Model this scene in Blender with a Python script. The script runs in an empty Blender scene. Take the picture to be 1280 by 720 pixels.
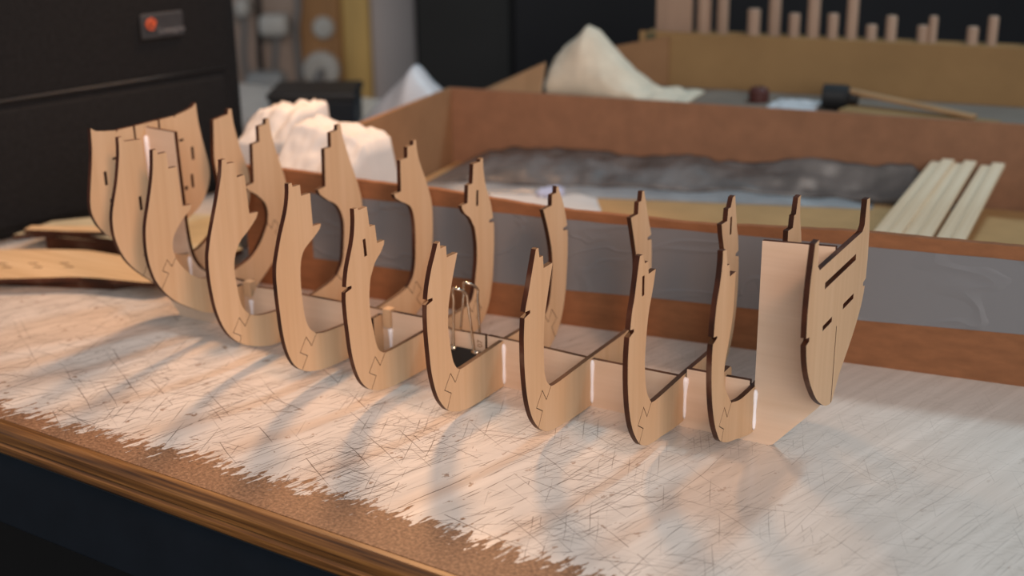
import bpy, bmesh, math, random
from mathutils import Vector, Matrix, noise
from mathutils.geometry import tessellate_polygon

# ------------------------------------------------------------------ camera, world, lights, exposure
SC = bpy.context.scene
COL = SC.collection
MM = 0.001
R = math.radians


def sRGB(r, g, b):
    def f(c):
        c /= 255.0
        return c / 12.92 if c <= 0.04045 else ((c + 0.055) / 1.055) ** 2.4
    return (f(r), f(g), f(b), 1.0)


cam_d = bpy.data.cameras.new('camera')
cam = bpy.data.objects.new('camera', cam_d)
COL.objects.link(cam)
cam_d.sensor_fit = 'HORIZONTAL'
cam_d.sensor_width = 27.86
cam_d.lens = 35.0
cam_d.clip_start = 0.02
cam_d.clip_end = 20
CR = ((0.86492726, 0.50173368, -0.0128123),
      (0.15331376, -0.28842943, -0.94514727),
      (-0.47790766, 0.81551933, -0.32639315))
m = Matrix(((CR[0][0], -CR[1][0], -CR[2][0]),
            (CR[0][1], -CR[1][1], -CR[2][1]),
            (CR[0][2], -CR[1][2], -CR[2][2]))).to_4x4()
m.translation = Vector((0.31516, -0.53107, 0.26747))
cam.matrix_world = m
cam_d.dof.use_dof = True
cam_d.dof.focus_distance = 0.585
cam_d.dof.aperture_fstop = 5.0
cam_d.dof.aperture_blades = 7
SC.camera = cam

SC.view_settings.view_transform = 'Standard'
SC.view_settings.look = 'None'
SC.view_settings.gamma = 1.0
SC.view_settings.use_curve_mapping = False
SC.view_settings.exposure = 0.0

W = bpy.data.worlds.new('world')
SC.world = W
W.use_nodes = True
W.node_tree.nodes['Background'].inputs[0].default_value = (0.80, 0.90, 1.0, 1)
W.node_tree.nodes['Background'].inputs[1].default_value = 0.30


def area(name, loc, target, size, power, color, size_y=None):
    l = bpy.data.lights.new(name, 'AREA')
    l.shape = 'RECTANGLE' if size_y else 'SQUARE'
    l.size = size
    if size_y:
        l.size_y = size_y
    l.energy = power
    l.color = color
    o = bpy.data.objects.new(name, l)
    COL.objects.link(o)
    o.location = loc
    d = Vector(target) - Vector(loc)
    o.rotation_euler = d.to_track_quat('-Z', 'Y').to_euler()
    return o


area('room_light', (1.02, -1.28, 0.78), (0.0, 0.0, 0.05), 1.0, 23.0, (1.0, 0.92, 0.85), 1.0)
area('window_light', (0.35, 0.95, 1.25), (0.05, -0.05, 0.0), 0.16, 8.0, (0.55, 0.85, 1.0), 0.16)
lamp = bpy.data.lights.new('desk_lamp_bulb', 'SPOT')
lamp.energy = 15.0
lamp.color = (1.0, 0.53, 0.25)
lamp.shadow_soft_size = 0.042
lamp.spot_size = R(76)
lamp.spot_blend = 1.0
lo = bpy.data.objects.new('desk_lamp_bulb', lamp)
COL.objects.link(lo)
lo.location = (-0.29, 0.35, 0.49)
lo.rotation_euler = (Vector((-0.20, -0.02, 0.0)) - Vector(lo.location)).to_track_quat('-Z', 'Y').to_euler()


warm = bpy.data.lights.new('added_warm_fill', 'SPOT')  # added fill spot, no lamp of the room: tints bow-end ribs and bench orange
warm.energy = 30.0
warm.color = (1.0, 0.44, 0.18)
warm.shadow_soft_size = 0.12
warm.spot_size = R(42)
warm.spot_blend = 1.0
wo = bpy.data.objects.new('added_warm_fill', warm)
COL.objects.link(wo)
wo.location = (0.75, -0.62, 0.80)
wo.rotation_euler = (Vector((-0.30, 0.02, 0.05)) - Vector(wo.location)).to_track_quat('-Z', 'Y').to_euler()


# ------------------------------------------------------------------ materials
def nt(name):
    mt = bpy.data.materials.new(name)
    mt.use_nodes = True
    n = mt.node_tree
    return mt, n, n.nodes['Principled BSDF']


def N(n, typ, **kw):
    nd = n.nodes.new(typ)
    for k, v in kw.items():
        if k == 'inp':
            for kk, vv in v.items():
                nd.inputs[kk].default_value = vv
        else:
            setattr(nd, k, v)
    return nd


def L(n, a, b):
    n.links.new(a, b)


def ramp(n, fac, stops):
    r = N(n, 'ShaderNodeValToRGB')
    els = r.color_ramp.elements
    while len(els) < len(stops):
        els.new(0.5)
    for e, (p, c) in zip(els, stops):
        e.position = p
        e.color = c if len(c) == 4 else (*c, 1)
    L(n, fac, r.inputs[0])
    return r


def mathn(n, op, a, b=None, clamp=False):
    x = N(n, 'ShaderNodeMath', operation=op, use_clamp=clamp)
    for i, v in enumerate((a, b)):
        if v is None:
            continue
        if isinstance(v, (int, float)):
            x.inputs[i].default_value = v
        else:
            L(n, v, x.inputs[i])
    return x.outputs[0]


def mixc(n, fac, a, b, blend='MIX'):
    x = N(n, 'ShaderNodeMix', data_type='RGBA', blend_type=blend)
    if isinstance(fac, (int, float)):
        x.inputs[0].default_value = fac
    else:
        L(n, fac, x.inputs[0])
    for i, v in ((6, a), (7, b)):
        if isinstance(v, tuple):
            x.inputs[i].default_value = v
        else:
            L(n, v, x.inputs[i])
    return x.outputs[2]


def simple(name, color, rough=0.6, scale=0, var=0.12, stretch=(1, 1, 1), bump=0.0, spec=0.4, metal=0.0, detail=4):
    mt, n, p = nt(name)
    p.inputs['Roughness'].default_value = rough
    p.inputs['Specular IOR Level'].default_value = spec
    p.inputs['Metallic'].default_value = metal
    if scale:
        tc = N(n, 'ShaderNodeTexCoord')
        mp = N(n, 'ShaderNodeMapping', inp={'Scale': tuple(s * scale for s in stretch)})
        L(n, tc.outputs['Object'], mp.inputs['Vector'])
        nz = N(n, 'ShaderNodeTexNoise', inp={'Scale': 1.0, 'Detail': detail, 'Roughness': 0.6})
        L(n, mp.outputs[0], nz.inputs['Vector'])
        lo_ = tuple(c * (1 - var) for c in color[:3]) + (1,)
        hi_ = tuple(min(1, c * (1 + var)) for c in color[:3]) + (1,)
        r = ramp(n, nz.outputs['Fac'], [(0.3, lo_), (0.7, hi_)])
        L(n, r.outputs[0], p.inputs['Base Color'])
        if bump:
            b = N(n, 'ShaderNodeBump', inp={'Strength': bump, 'Distance': 0.002})
            L(n, nz.outputs['Fac'], b.inputs['Height'])
            L(n, b.outputs[0], p.inputs['Normal'])
    else:
        p.inputs['Base Color'].default_value = color
    return mt


def plywood(name, base, streak, axis):
    mt, n, p = nt(name)
    p.inputs['Roughness'].default_value = 0.55
    p.inputs['Specular IOR Level'].default_value = 0.3
    tc = N(n, 'ShaderNodeTexCoord')
    sc = [330, 330, 330]
    sc[axis] = 9
    mp = N(n, 'ShaderNodeMapping', inp={'Scale': tuple(sc)})
    L(n, tc.outputs['Object'], mp.inputs['Vector'])
    nz = N(n, 'ShaderNodeTexNoise', inp={'Scale': 1.0, 'Detail': 5.0, 'Roughness': 0.55})
    L(n, mp.outputs[0], nz.inputs['Vector'])
    sc2 = [80, 80, 80]
    sc2[axis] = 7
    mp2 = N(n, 'ShaderNodeMapping', inp={'Scale': tuple(sc2)})
    L(n, tc.outputs['Object'], mp2.inputs['Vector'])
    nz2 = N(n, 'ShaderNodeTexNoise', inp={'Scale': 1.0, 'Detail': 2.0})
    L(n, mp2.outputs[0], nz2.inputs['Vector'])
    r1 = ramp(n, nz.outputs['Fac'], [(0.35, streak), (0.65, base)])
    r2 = ramp(n, nz2.outputs['Fac'], [(0.35, (0.94, 0.91, 0.87, 1)), (0.65, (1.0, 1.0, 1.0, 1))])
    L(n, mixc(n, 1.0, r1.outputs[0], r2.outputs[0], 'MULTIPLY'), p.inputs['Base Color'])
    return mt


PLY = plywood('birch_plywood', (0.575, 0.41, 0.262, 1), (0.54, 0.378, 0.236, 1), 2)
PLYX = plywood('birch_plywood_keel', (0.63, 0.485, 0.375, 1), (0.60, 0.455, 0.345, 1), 0)
SHEET = plywood('birch_offcut', (0.60, 0.45, 0.28, 1), (0.50, 0.36, 0.21, 1), 0)
STRIP = plywood('pale_strip_wood', (0.72, 0.58, 0.42, 1), (0.60, 0.45, 0.30, 1), 1)


def char_mat():
    mt, n, p = nt('laser_burnt_edge')
    p.inputs['Roughness'].default_value = 0.5
    p.inputs['Specular IOR Level'].default_value = 0.25
    tc = N(n, 'ShaderNodeTexCoord')
    nz = N(n, 'ShaderNodeTexNoise', inp={'Scale': 55.0, 'Detail': 3.0})
    L(n, tc.outputs['Object'], nz.inputs['Vector'])
    r = ramp(n, nz.outputs['Fac'], [(0.35, (0.022, 0.006, 0.002, 1)), (0.60, (0.055, 0.016, 0.006, 1)),
                                    (0.72, (0.10, 0.05, 0.03, 1))])
    L(n, r.outputs[0], p.inputs['Base Color'])
    return mt


CHAR = char_mat()
GLUE = simple('white_glue', (0.86, 0.85, 0.90, 1), 0.35, spec=0.5)
CARD = simple('brown_cardboard', (0.215, 0.092, 0.042, 1), 0.8, 60, 0.16, (1, 1, 3), spec=0.2)
CARDIN = simple('tan_cardboard_inside', (0.44, 0.26, 0.115, 1), 0.8, 25, 0.10, spec=0.2)
CARDB = simple('dull_cardboard', (0.27, 0.15, 0.078, 1), 0.85, 20, 0.12, spec=0.15)
OLIVE = simple('olive_cardboard', (0.27, 0.165, 0.075, 1), 0.85, 12, 0.12, spec=0.15)
BLACKF = simple('black_fabric', (0.008, 0.008, 0.009, 1), 0.85, 300, 0.35, spec=0.2)
BLACKP = simple('black_plastic', (0.012, 0.012, 0.013, 1), 0.45, spec=0.4)
STEEL = simple('nickel_wire', (0.62, 0.55, 0.46, 1), 0.18, metal=1.0)
PAPER = simple('white_paper', (0.54, 0.53, 0.52, 1), 0.7, 30, 0.06, spec=0.2)
CLOTH = simple('off_white_cloth', (0.60, 0.53, 0.42, 1), 0.9, 60, 0.10, bump=0.3, spec=0.1)
BLUEW = simple('bluish_white_plastic', (0.52, 0.53, 0.56, 1), 0.4, 30, 0.08)
FILM = simple('grey_plastic_film', (0.12, 0.112, 0.11, 1), 0.35, 40, 0.35)
FILMB = simple('pale_blue_film', (0.23, 0.245, 0.26, 1), 0.3, 40, 0.2)
ORANGE = simple('orange_print', (0.50, 0.085, 0.03, 1), 0.6)
GREYP = simple('grey_print', (0.16, 0.16, 0.17, 1), 0.6)
LABELM = simple('dark_grey_label', (0.028, 0.029, 0.033, 1), 0.6, 100, 0.2)
BLUEINK = simple('blue_ink_print', (0.46, 0.50, 0.68, 1), 0.7)
YWOOD = simple('yellow_varnished_wood', (0.56, 0.37, 0.12, 1), 0.5, 8, 0.15, (4, 4, 0.5))
BWOOD = simple('brown_board_wood', (0.33, 0.17, 0.065, 1), 0.6, 8, 0.2, (4, 4, 0.5))
GREYD = simple('grey_painted_panel', (0.50, 0.45, 0.44, 1), 0.6, 4, 0.06)
PLASTER = simple('pinkish_plaster', (0.38, 0.30, 0.25, 1), 0.9, 6, 0.08)
WHITEP = simple('white_plastic', (0.50, 0.50, 0.47, 1), 0.35)
GREYCAB = simple('grey_cable', (0.20, 0.20, 0.20, 1), 0.5)
DARKCAB = simple('near_black_cabinet', (0.008, 0.008, 0.010, 1), 0.6, 5, 0.2, spec=0.2)
DARKCAB2 = simple('dark_charcoal_cabinet', (0.014, 0.014, 0.014, 1), 0.6, 5, 0.2, spec=0.2)
APRON = simple('dark_navy_apron', (0.006, 0.009, 0.014, 1), 0.5, 30, 0.15, spec=0.25)
DOWEL = simple('pale_dowel_wood', (0.33, 0.215, 0.15, 1), 0.6, 40, 0.12, (1, 1, 0.2))
FLOORM = simple('dark_floor', (0.006, 0.005, 0.005, 1), 0.7, 3, 0.2)
DRED = simple('dark_red_plastic', (0.07, 0.02, 0.016, 1), 0.5)


def tape_mat():
    mt, n, p = nt('grey_duct_tape')
    p.inputs['Base Color'].default_value = (0.155, 0.155, 0.165, 1)
    p.inputs['Roughness'].default_value = 0.36
    tc = N(n, 'ShaderNodeTexCoord')
    mp = N(n, 'ShaderNodeMapping', inp={'Scale': (14, 14, 30)})
    L(n, tc.outputs['Object'], mp.inputs['Vector'])
    nz = N(n, 'ShaderNodeTexNoise', inp={'Scale': 1.0, 'Detail': 2.0, 'Distortion': 0.8})
    L(n, mp.outputs[0], nz.inputs['Vector'])
    d = mathn(n, 'SUBTRACT', nz.outputs['Fac'], 0.5)
    d = mathn(n, 'ABSOLUTE', d)
    r = ramp(n, d, [(0.0, (1, 1, 1, 1)), (0.035, (0, 0, 0, 1))])
    b = N(n, 'ShaderNodeBump', inp={'Strength': 0.35, 'Distance': 0.0012})
    L(n, r.outputs[0], b.inputs['Height'])
    L(n, b.outputs[0], p.inputs['Normal'])
    return mt


TAPE = tape_mat()


def bench_mat():
    """White worn paint over particle board: scratches, chips and a rubbed-off front edge."""
    mt, n, p = nt('worn_white_paint')
    tc = N(n, 'ShaderNodeTexCoord')
    co = tc.outputs['Object']
    sp = N(n, 'ShaderNodeSeparateXYZ')
    L(n, co, sp.inputs[0])

    def noise_at(scale, detail=3.0, rough=0.55, rot=0.0, loc=(0, 0, 0), dist=0.0):
        mp = N(n, 'ShaderNodeMapping', inp={'Scale': scale, 'Rotation': (0, 0, 0), 'Location': loc})
        src = co
        if rot:
            m0 = N(n, 'ShaderNodeMapping', inp={'Rotation': (0, 0, rot)})
            L(n, co, m0.inputs['Vector'])
            src = m0.outputs[0]
        L(n, src, mp.inputs['Vector'])
        z = N(n, 'ShaderNodeTexNoise', inp={'Scale': 1.0, 'Detail': detail, 'Roughness': rough, 'Distortion': dist})
        L(n, mp.outputs[0], z.inputs['Vector'])
        return z.outputs['Fac']

    # paint colour: broad tonal variation plus fine brush streaks
    big = noise_at((7, 7, 7), 3)
    streak = noise_at((150, 9, 10), 4, rot=R(14))
    c1 = ramp(n, big, [(0.3, (0.60, 0.545, 0.50, 1)), (0.7, (0.70, 0.65, 0.60, 1))]).outputs[0]
    c2 = ramp(n, streak, [(0.3, (0.84, 0.83, 0.82, 1)), (0.65, (1, 1, 1, 1))]).outputs[0]
    paint = mixc(n, 1.0, c1, c2, 'MULTIPLY')
    # thin scratches in several directions, gathered in patches
    patch = noise_at((19, 19, 10), 3, loc=(0.7, 2.3, 0))
    near = ramp(n, sp.outputs[1], [(0.0, (1, 1, 1, 1)), (0.16, (0.75, 0.75, 0.75, 1)), (0.30, (0.25, 0.25, 0.25, 1))]).outputs[0]
    calm = ramp(n, mathn(n, 'ADD', mathn(n, 'MULTIPLY', sp.outputs[0], 1.0), mathn(n, 'MULTIPLY', sp.outputs[1], 0.7)),
                [(0.12, (1, 1, 1, 1)), (0.34, (0.35, 0.35, 0.35, 1))]).outputs[0]
    near = mixc(n, 1.0, near, calm, 'MULTIPLY')
    for i, (rot, sx, sy, th, seed, keep) in enumerate(((R(14), 210, 14, 0.036, 0, 0.62), (R(37), 230, 20, 0.032, 3, 0.78), (R(-62), 240, 22, 0.034, 7, 0.80),
                                                       (R(3), 130, 8, 0.020, 11, 0.80), (R(71), 220, 17, 0.034, 17, 0.80), (R(-25), 300, 36, 0.040, 23, 0.80),
                                                       (R(24), 330, 40, 0.044, 31, 0.66), (R(88), 330, 44, 0.044, 41, 0.84), (R(55), 420, 70, 0.055, 53, 0.78),
                                                       (R(-80), 150, 8, 0.022, 61, 0.84), (R(12), 420, 80, 0.070, 71, 0.62))):
        m0 = N(n, 'ShaderNodeMapping', inp={'Rotation': (0, 0, rot), 'Location': (seed * 0.37, seed * 0.11, 0)})
        L(n, co, m0.inputs['Vector'])
        # slight waviness
        wz = N(n, 'ShaderNodeTexNoise', inp={'Scale': 25.0, 'Detail': 1.0})
        L(n, m0.outputs[0], wz.inputs['Vector'])
        ad = N(n, 'ShaderNodeVectorMath', operation='MULTIPLY_ADD', inp={1: (0.004, 0.0, 0), })
        L(n, wz.outputs['Color'], ad.inputs[0])
        L(n, m0.outputs[0], ad.inputs[2])
        m1 = N(n, 'ShaderNodeMapping', inp={'Scale': (sx, sy, 0.0)})
        L(n, ad.outputs[0], m1.inputs['Vector'])
        v = N(n, 'ShaderNodeTexVoronoi', voronoi_dimensions='2D', inp={'Scale': 1.0, 'Randomness': 1.0})
        L(n, m1.outputs[0], v.inputs['Vector'])
        # ellipse-shaped cell core: long thin dash, only in some cells
        sel = N(n, 'ShaderNodeSeparateColor')
        L(n, v.outputs['Color'], sel.inputs[0])
        d = N(n, 'ShaderNodeVectorMath', operation='SUBTRACT')
        L(n, m1.outputs[0], d.inputs[0])
        L(n, v.outputs['Position'], d.inputs[1])
        ds = N(n, 'ShaderNodeSeparateXYZ')
        L(n, d.outputs[0], ds.inputs[0])
        ax = mathn(n, 'ABSOLUTE', ds.outputs[0])
        ay = mathn(n, 'ABSOLUTE', ds.outputs[1])
        wid = mathn(n, 'SUBTRACT', th * 1.6, mathn(n, 'MULTIPLY', ay, th * 2.6))
        hit = mathn(n, 'LESS_THAN', ax, wid)
        pick = mathn(n, 'GREATER_THAN', mathn(n, 'ADD', sel.outputs[0], mathn(n, 'MULTIPLY', mathn(n, 'SUBTRACT', patch, 0.5), 1.5)), keep)
        hit = mathn(n, 'MULTIPLY', hit, pick)
        fac = mathn(n, 'MULTIPLY', hit, near)
        fac = mathn(n, 'MULTIPLY', fac, mathn(n, 'ADD', mathn(n, 'MULTIPLY', sel.outputs[1], 0.9), 0.12), True)
        paint = mixc(n, fac, paint, (0.07, 0.045, 0.035, 1))
    # small chips showing brown board
    ch = noise_at((150, 95, 10), 4.0, rough=0.65, rot=R(20), loc=(3.1, 1.7, 0))
    chip = mathn(n, 'GREATER_THAN', ch, 0.655)
    chip = mathn(n, 'MULTIPLY', chip, near)
    board_n = noise_at((620, 620, 10), 4, rough=0.7)
    board = ramp(n, board_n, [(0.32, (0.075, 0.036, 0.018, 1)), (0.52, (0.215, 0.112, 0.058, 1)), (0.72, (0.36, 0.215, 0.125, 1))]).outputs[0]
    paint = mixc(n, mathn(n, 'MULTIPLY', chip, 0.8), paint, board)
    # worn band along the front edge, with a ragged brushed boundary
    st = noise_at((340, 85, 10), 4, rough=0.6, rot=R(16))
    st2 = noise_at((30, 18, 10), 2)
    w0 = ramp(n, mathn(n, 'ADD', mathn(n, 'MULTIPLY', sp.outputs[0], 2.0), 0.5),
              [(0.20, (0.30,) * 3 + (1,)), (0.62, (0.78,) * 3 + (1,))]).outputs[0]
    lim = mathn(n, 'MULTIPLY', w0, 0.034)
    lim = mathn(n, 'ADD', lim, mathn(n, 'MULTIPLY', mathn(n, 'SUBTRACT', st, 0.5), 0.060))
    lim = mathn(n, 'ADD', lim, mathn(n, 'MULTIPLY', mathn(n, 'SUBTRACT', st2, 0.5), 0.020))
    worn = mathn(n, 'LESS_THAN', sp.outputs[1], lim)
    col = mixc(n, worn, paint, board)
    L(n, col, p.inputs['Base Color'])
    rg = mathn(n, 'ADD', mathn(n, 'MULTIPLY', worn, 0.4), mathn(n, 'ADD', mathn(n, 'MULTIPLY', streak, 0.14), 0.13))
    L(n, rg, p.inputs['Roughness'])
    p.inputs['Specular IOR Level'].default_value = 0.5
    bp = N(n, 'ShaderNodeBump', inp={'Strength': 0.25, 'Distance': 0.0006})
    L(n, mathn(n, 'ADD', mathn(n, 'MULTIPLY', worn, -1.0), mathn(n, 'MULTIPLY', streak, 0.4)), bp.inputs['Height'])
    L(n, bp.outputs[0], p.inputs['Normal'])
    return mt


BENCH = bench_mat()


def trim_mat():
    mt, n, p = nt('varnished_edge_wood')
    tc = N(n, 'ShaderNodeTexCoord')
    mp = N(n, 'ShaderNodeMapping', inp={'Scale': (8, 300, 420)})
    L(n, tc.outputs['Object'], mp.inputs['Vector'])
    nz = N(n, 'ShaderNodeTexNoise', inp={'Scale': 1.0, 'Detail': 4.0, 'Roughness': 0.6})
    L(n, mp.outputs[0], nz.inputs['Vector'])
    r = ramp(n, nz.outputs['Fac'], [(0.33, (0.035, 0.014, 0.004, 1)), (0.52, (0.16, 0.070, 0.018, 1)), (0.70, (0.34, 0.17, 0.055, 1))])
    L(n, r.outputs[0], p.inputs['Base Color'])
    p.inputs['Roughness'].default_value = 0.42
    return mt


TRIM = trim_mat()


# ------------------------------------------------------------------ mesh helpers (all lengths in millimetres)
def link(name, me, mats, parent=None, smooth=False):
    o = bpy.data.objects.new(name, me)
    COL.objects.link(o)
    for mt in mats:
        me.materials.append(mt)
    if smooth:
        for f in me.polygons:
            f.use_smooth = True
    if parent:
        o.parent = parent
    return o


def tag(o, label=None, cat=None, group=None, kind=None):
    if label:
        o['label'] = label
    if cat:
        o['category'] = cat
    if group:
        o['group'] = group
    if kind:
        o['kind'] = kind
    return o


def empty(name, loc=(0, 0, 0), rz=0.0):
    o = bpy.data.objects.new(name, None)
    COL.objects.link(o)
    o.empty_display_size = 0.02
    o.location = Vector(loc) * MM
    o.rotation_euler = (0, 0, rz)
    return o


def obj(name, bm, mats, parent=None, smooth=False, loc=None, rz=0.0):
    bmesh.ops.recalc_face_normals(bm, faces=bm.faces)
    me = bpy.data.meshes.new(name)
    bm.to_mesh(me)
    bm.free()
    me.transform(Matrix.Scale(MM, 4))
    if not isinstance(mats, (list, tuple)):
        mats = [mats]
    o = link(name, me, mats, parent, smooth)
    if loc is not None:
        o.location = Vector(loc) * MM
    o.rotation_euler = (0, 0, rz)
    return o


def box(bm, x0, x1, y0, y1, z0, z1, bev=0.0, seg=2, mi=0, M=None):
    r = bmesh.ops.create_cube(bm, size=1.0)
    vs = r['verts']
    for v in vs:
        v.co = Vector(((x0 + x1) / 2 + v.co.x * (x1 - x0), (y0 + y1) / 2 + v.co.y * (y1 - y0), (z0 + z1) / 2 + v.co.z * (z1 - z0)))
    fs = set(f for v in vs for f in v.link_faces)
    for f in fs:
        f.material_index = mi
    if bev:
        es = list(set(e for v in vs for e in v.link_edges))
        rr = bmesh.ops.bevel(bm, geom=es, offset=bev, segments=seg, profile=0.5, affect='EDGES')
        vs = list(set(v for f in rr['faces'] for v in f.verts) | set(v for v in vs if v.is_valid))
    if M is not None:
        for v in vs:
            v.co = M @ v.co
    return vs


def tube(bm, pts, rad, seg=8, caps=True, mi=0):
    pts = [Vector(p) for p in pts]
    rads = rad if isinstance(rad, (list, tuple)) else [rad] * len(pts)
    rings = []
    up = None
    for i, p in enumerate(pts):
        t = (pts[min(i + 1, len(pts) - 1)] - pts[max(i - 1, 0)]).normalized()
        if up is None:
            up = Vector((0, 0, 1)) if abs(t.z) < 0.9 else Vector((1, 0, 0))
        a = (up - t * up.dot(t)).normalized()
        b = t.cross(a)
        up = a
        rings.append([bm.verts.new(p + (a * math.cos(2 * math.pi * k / seg) + b * math.sin(2 * math.pi * k / seg)) * rads[i]) for k in range(seg)])
    for r0, r1 in zip(rings, rings[1:]):
        for k in range(seg):
            f = bm.faces.new((r0[k], r0[(k + 1) % seg], r1[(k + 1) % seg], r1[k]))
            f.material_index = mi
    if caps:
        for rr in (rings[0][::-1], rings[-1]):
            bm.faces.new(rr).material_index = mi


def lathe(bm, prof, seg=20, M=None, mi=0):
    """prof: (radius, height) pairs around z."""
    rings = []
    for r_, z in prof:
        ring = []
        for k in range(seg):
            a = 2 * math.pi * k / seg
            c = Vector((max(r_, 0.01) * math.cos(a), max(r_, 0.01) * math.sin(a), z))
            ring.append(bm.verts.new(M @ c if M is not None else c))
        rings.append(ring)
    for r0, r1 in zip(rings, rings[1:]):
        for k in range(seg):
            bm.faces.new((r0[k], r0[(k + 1) % seg], r1[(k + 1) % seg], r1[k])).material_index = mi
    bm.faces.new(rings[0][::-1]).material_index = mi
    bm.faces.new(rings[-1]).material_index = mi


def smooth_path(pts, sub=4):
    """Catmull-Rom through the points."""
    out = []
    n_ = len(pts)
    for i in range(n_ - 1):
        p0 = pts[max(i - 1, 0)]
        p1, p2 = pts[i], pts[i + 1]
        p3 = pts[min(i + 2, n_ - 1)]
        for k in range(sub):
            t = k / sub
            out.append(tuple(0.5 * (2 * b + (c - a) * t + (2 * a - 5 * b + 4 * c - d) * t * t + (3 * b - a - 3 * c + d) * t ** 3)
                             for a, b, c, d in zip(p0, p1, p2, p3)))
    out.append(tuple(pts[-1]))
    return out


def plate_bm(outer, holes, conv, h0, h1):
    """Extruded flat plate: material 0 on the broad faces, 1 on the cut edges. conv(u, v, h) -> xyz."""
    def clean(l):
        o = []
        for p in l:
            if not o or (abs(p[0] - o[-1][0]) + abs(p[1] - o[-1][1])) > 1e-3:
                o.append(p)
        if abs(o[0][0] - o[-1][0]) + abs(o[0][1] - o[-1][1]) < 1e-3:
            o.pop()
        return o
    loops = [clean(outer)] + [clean(h) for h in holes]
    flat = [p for l in loops for p in l]
    tris = tessellate_polygon([[Vector((p[0], p[1], 0)) for p in l] for l in loops])
    bm = bmesh.new()
    a = [bm.verts.new(conv(p[0], p[1], h0)) for p in flat]
    b = [bm.verts.new(conv(p[0], p[1], h1)) for p in flat]
    for t in tris:
        try:
            bm.faces.new([a[i] for i in t])
            bm.faces.new([b[i] for i in reversed(t)])
        except ValueError:
            pass
    i0 = 0
    for l in loops:
        k = len(l)
        for i in range(k):
            j = (i + 1) % k
            f = bm.faces.new((a[i0 + i], a[i0 + j], b[i0 + j], b[i0 + i]))
            f.material_index = 1
        i0 += k
    return bm


def heap_bm(outline, base, height_fn, nx=40, ny=30):
    """Closed lumpy mound over a u-v rectangle; height_fn(u, v) with u, v in 0..1; outline maps (u, v) -> x, y."""
    bm = bmesh.new()
    top = [[None] * (ny + 1) for _ in range(nx + 1)]
    bot = [[None] * (ny + 1) for _ in range(nx + 1)]
    for i in range(nx + 1):
        for j in range(ny + 1):
            u, v = i / nx, j / ny
            x, y = outline(u, v)
            top[i][j] = bm.verts.new((x, y, max(base + 0.4, height_fn(u, v))))
            bot[i][j] = bm.verts.new((x, y, base))
    for i in range(nx):
        for j in range(ny):
            bm.faces.new((top[i][j], top[i + 1][j], top[i + 1][j + 1], top[i][j + 1]))
            bm.faces.new((bot[i][j], bot[i][j + 1], bot[i + 1][j + 1], bot[i + 1][j]))
    for i in range(nx):
        for j in (0, ny):
            bm.faces.new((top[i][j], top[i + 1][j], bot[i + 1][j], bot[i][j]))
    for j in range(ny):
        for i in (0, nx):
            bm.faces.new((top[i][j], top[i][j + 1], bot[i][j + 1], bot[i][j]))
    return bm


# the room frame looks along the photographer's heading; (s, D, z) = right, away, up, measured from where he stands
HX, HY = -0.50559714, 0.86276969
RX, RY = 0.86276969, 0.50559714
CX, CY = 315.16, -531.07
ROOM_RZ = math.atan2(RY, RX)


def RF(s, D, z=0.0):
    return (CX + RX * s + HX * D, CY + RY * s + HY * D, z)


# the cardboard tray frame: (d, off, z)
BX0, BY0 = -18.95, 94.36
BDX, BDY = 0.99219188, 0.12472075
BOX_RZ = math.atan2(BDY, BDX)


def BF(d, off, z=0.0):
    return (BX0 + BDX * d - BDY * off, BY0 + BDY * d + BDX * off, z)


# ------------------------------------------------------------------ the setting
FZ = -780.0
room = (CX, CY, 0)
bm = bmesh.new()
box(bm, -2600, 2600, -1500, 2200, FZ - 40, FZ)
tag(obj('floor', bm, FLOORM, None, loc=room, rz=ROOM_RZ), kind='structure')
bm = bmesh.new()
box(bm, -2600, -274, 2000, 2060, FZ, 1700)
tag(obj('wall_back', bm, PLASTER, None, loc=room, rz=ROOM_RZ), kind='structure')
bm = bmesh.new()
box(bm, -143, 2600, 2150, 2200, FZ, 1700)
tag(obj('wall_rear', bm, DARKCAB, None, loc=room, rz=ROOM_RZ), kind='structure')
bm = bmesh.new()
box(bm, -254, -211, 1985, 2060, FZ, 1700, 4)
tag(obj('trim_1', bm, YWOOD, None, loc=room, rz=ROOM_RZ), kind='structure')
bm = bmesh.new()
box(bm, -274, -254, 1990, 2060, FZ, 1700, 2)
tag(obj('trim_2', bm, BWOOD, None, loc=room, rz=ROOM_RZ), kind='structure')
bm = bmesh.new()
box(bm, -211, -143, 1995, 2060, FZ, 1700, 3)
tag(obj('trim_3', bm, GREYD, None, loc=room, rz=ROOM_RZ), kind='structure')

# ------------------------------------------------------------------ workbench
BANG = R(-2.6)
bench = empty('workbench', (-60, -161, 0), BANG)
tag(bench, 'long workbench with scratched white painted top and worn brown front edge', 'workbench')
bm = bmesh.new()
box(bm, -900, 1000, 0, 765, -19, 0)
obj('tabletop', bm, BENCH, bench)
# wooden edging with a rounded nose
bm = bmesh.new()
prof = [(0, -0.3), (-3, -0.4), (-5.6, -1.5), (-6.6, -3.6), (-6.6, -8.2), (-5.6, -9.4), (-6.9, -10.6), (-6.9, -14), (-5.2, -16), (0, -16)]
va = [bm.verts.new((-900, y, z)) for y, z in prof]
vb = [bm.verts.new((1000, y, z)) for y, z in prof]
for i in range(len(prof)):
    j = (i + 1) % len(prof)
    bm.faces.new((va[i], va[j], vb[j], vb[i]))
bm.faces.new(va)
bm.faces.new(vb[::-1])
tag(obj('edge_strip', bm, TRIM, bench), 'varnished amber wooden edging')
bm = bmesh.new()
box(bm, -880, 980, -1, 20, -62, -19, 1)
tag(obj('apron', bm, APRON, bench), 'dark navy board under the edge')
for lx in (-860, 900):
    for ly in (40, 690):
        bm = bmesh.new()
        box(bm, lx, lx + 60, ly, ly + 60, FZ, -19, 3)
        obj('leg', bm, APRON, bench)

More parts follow.
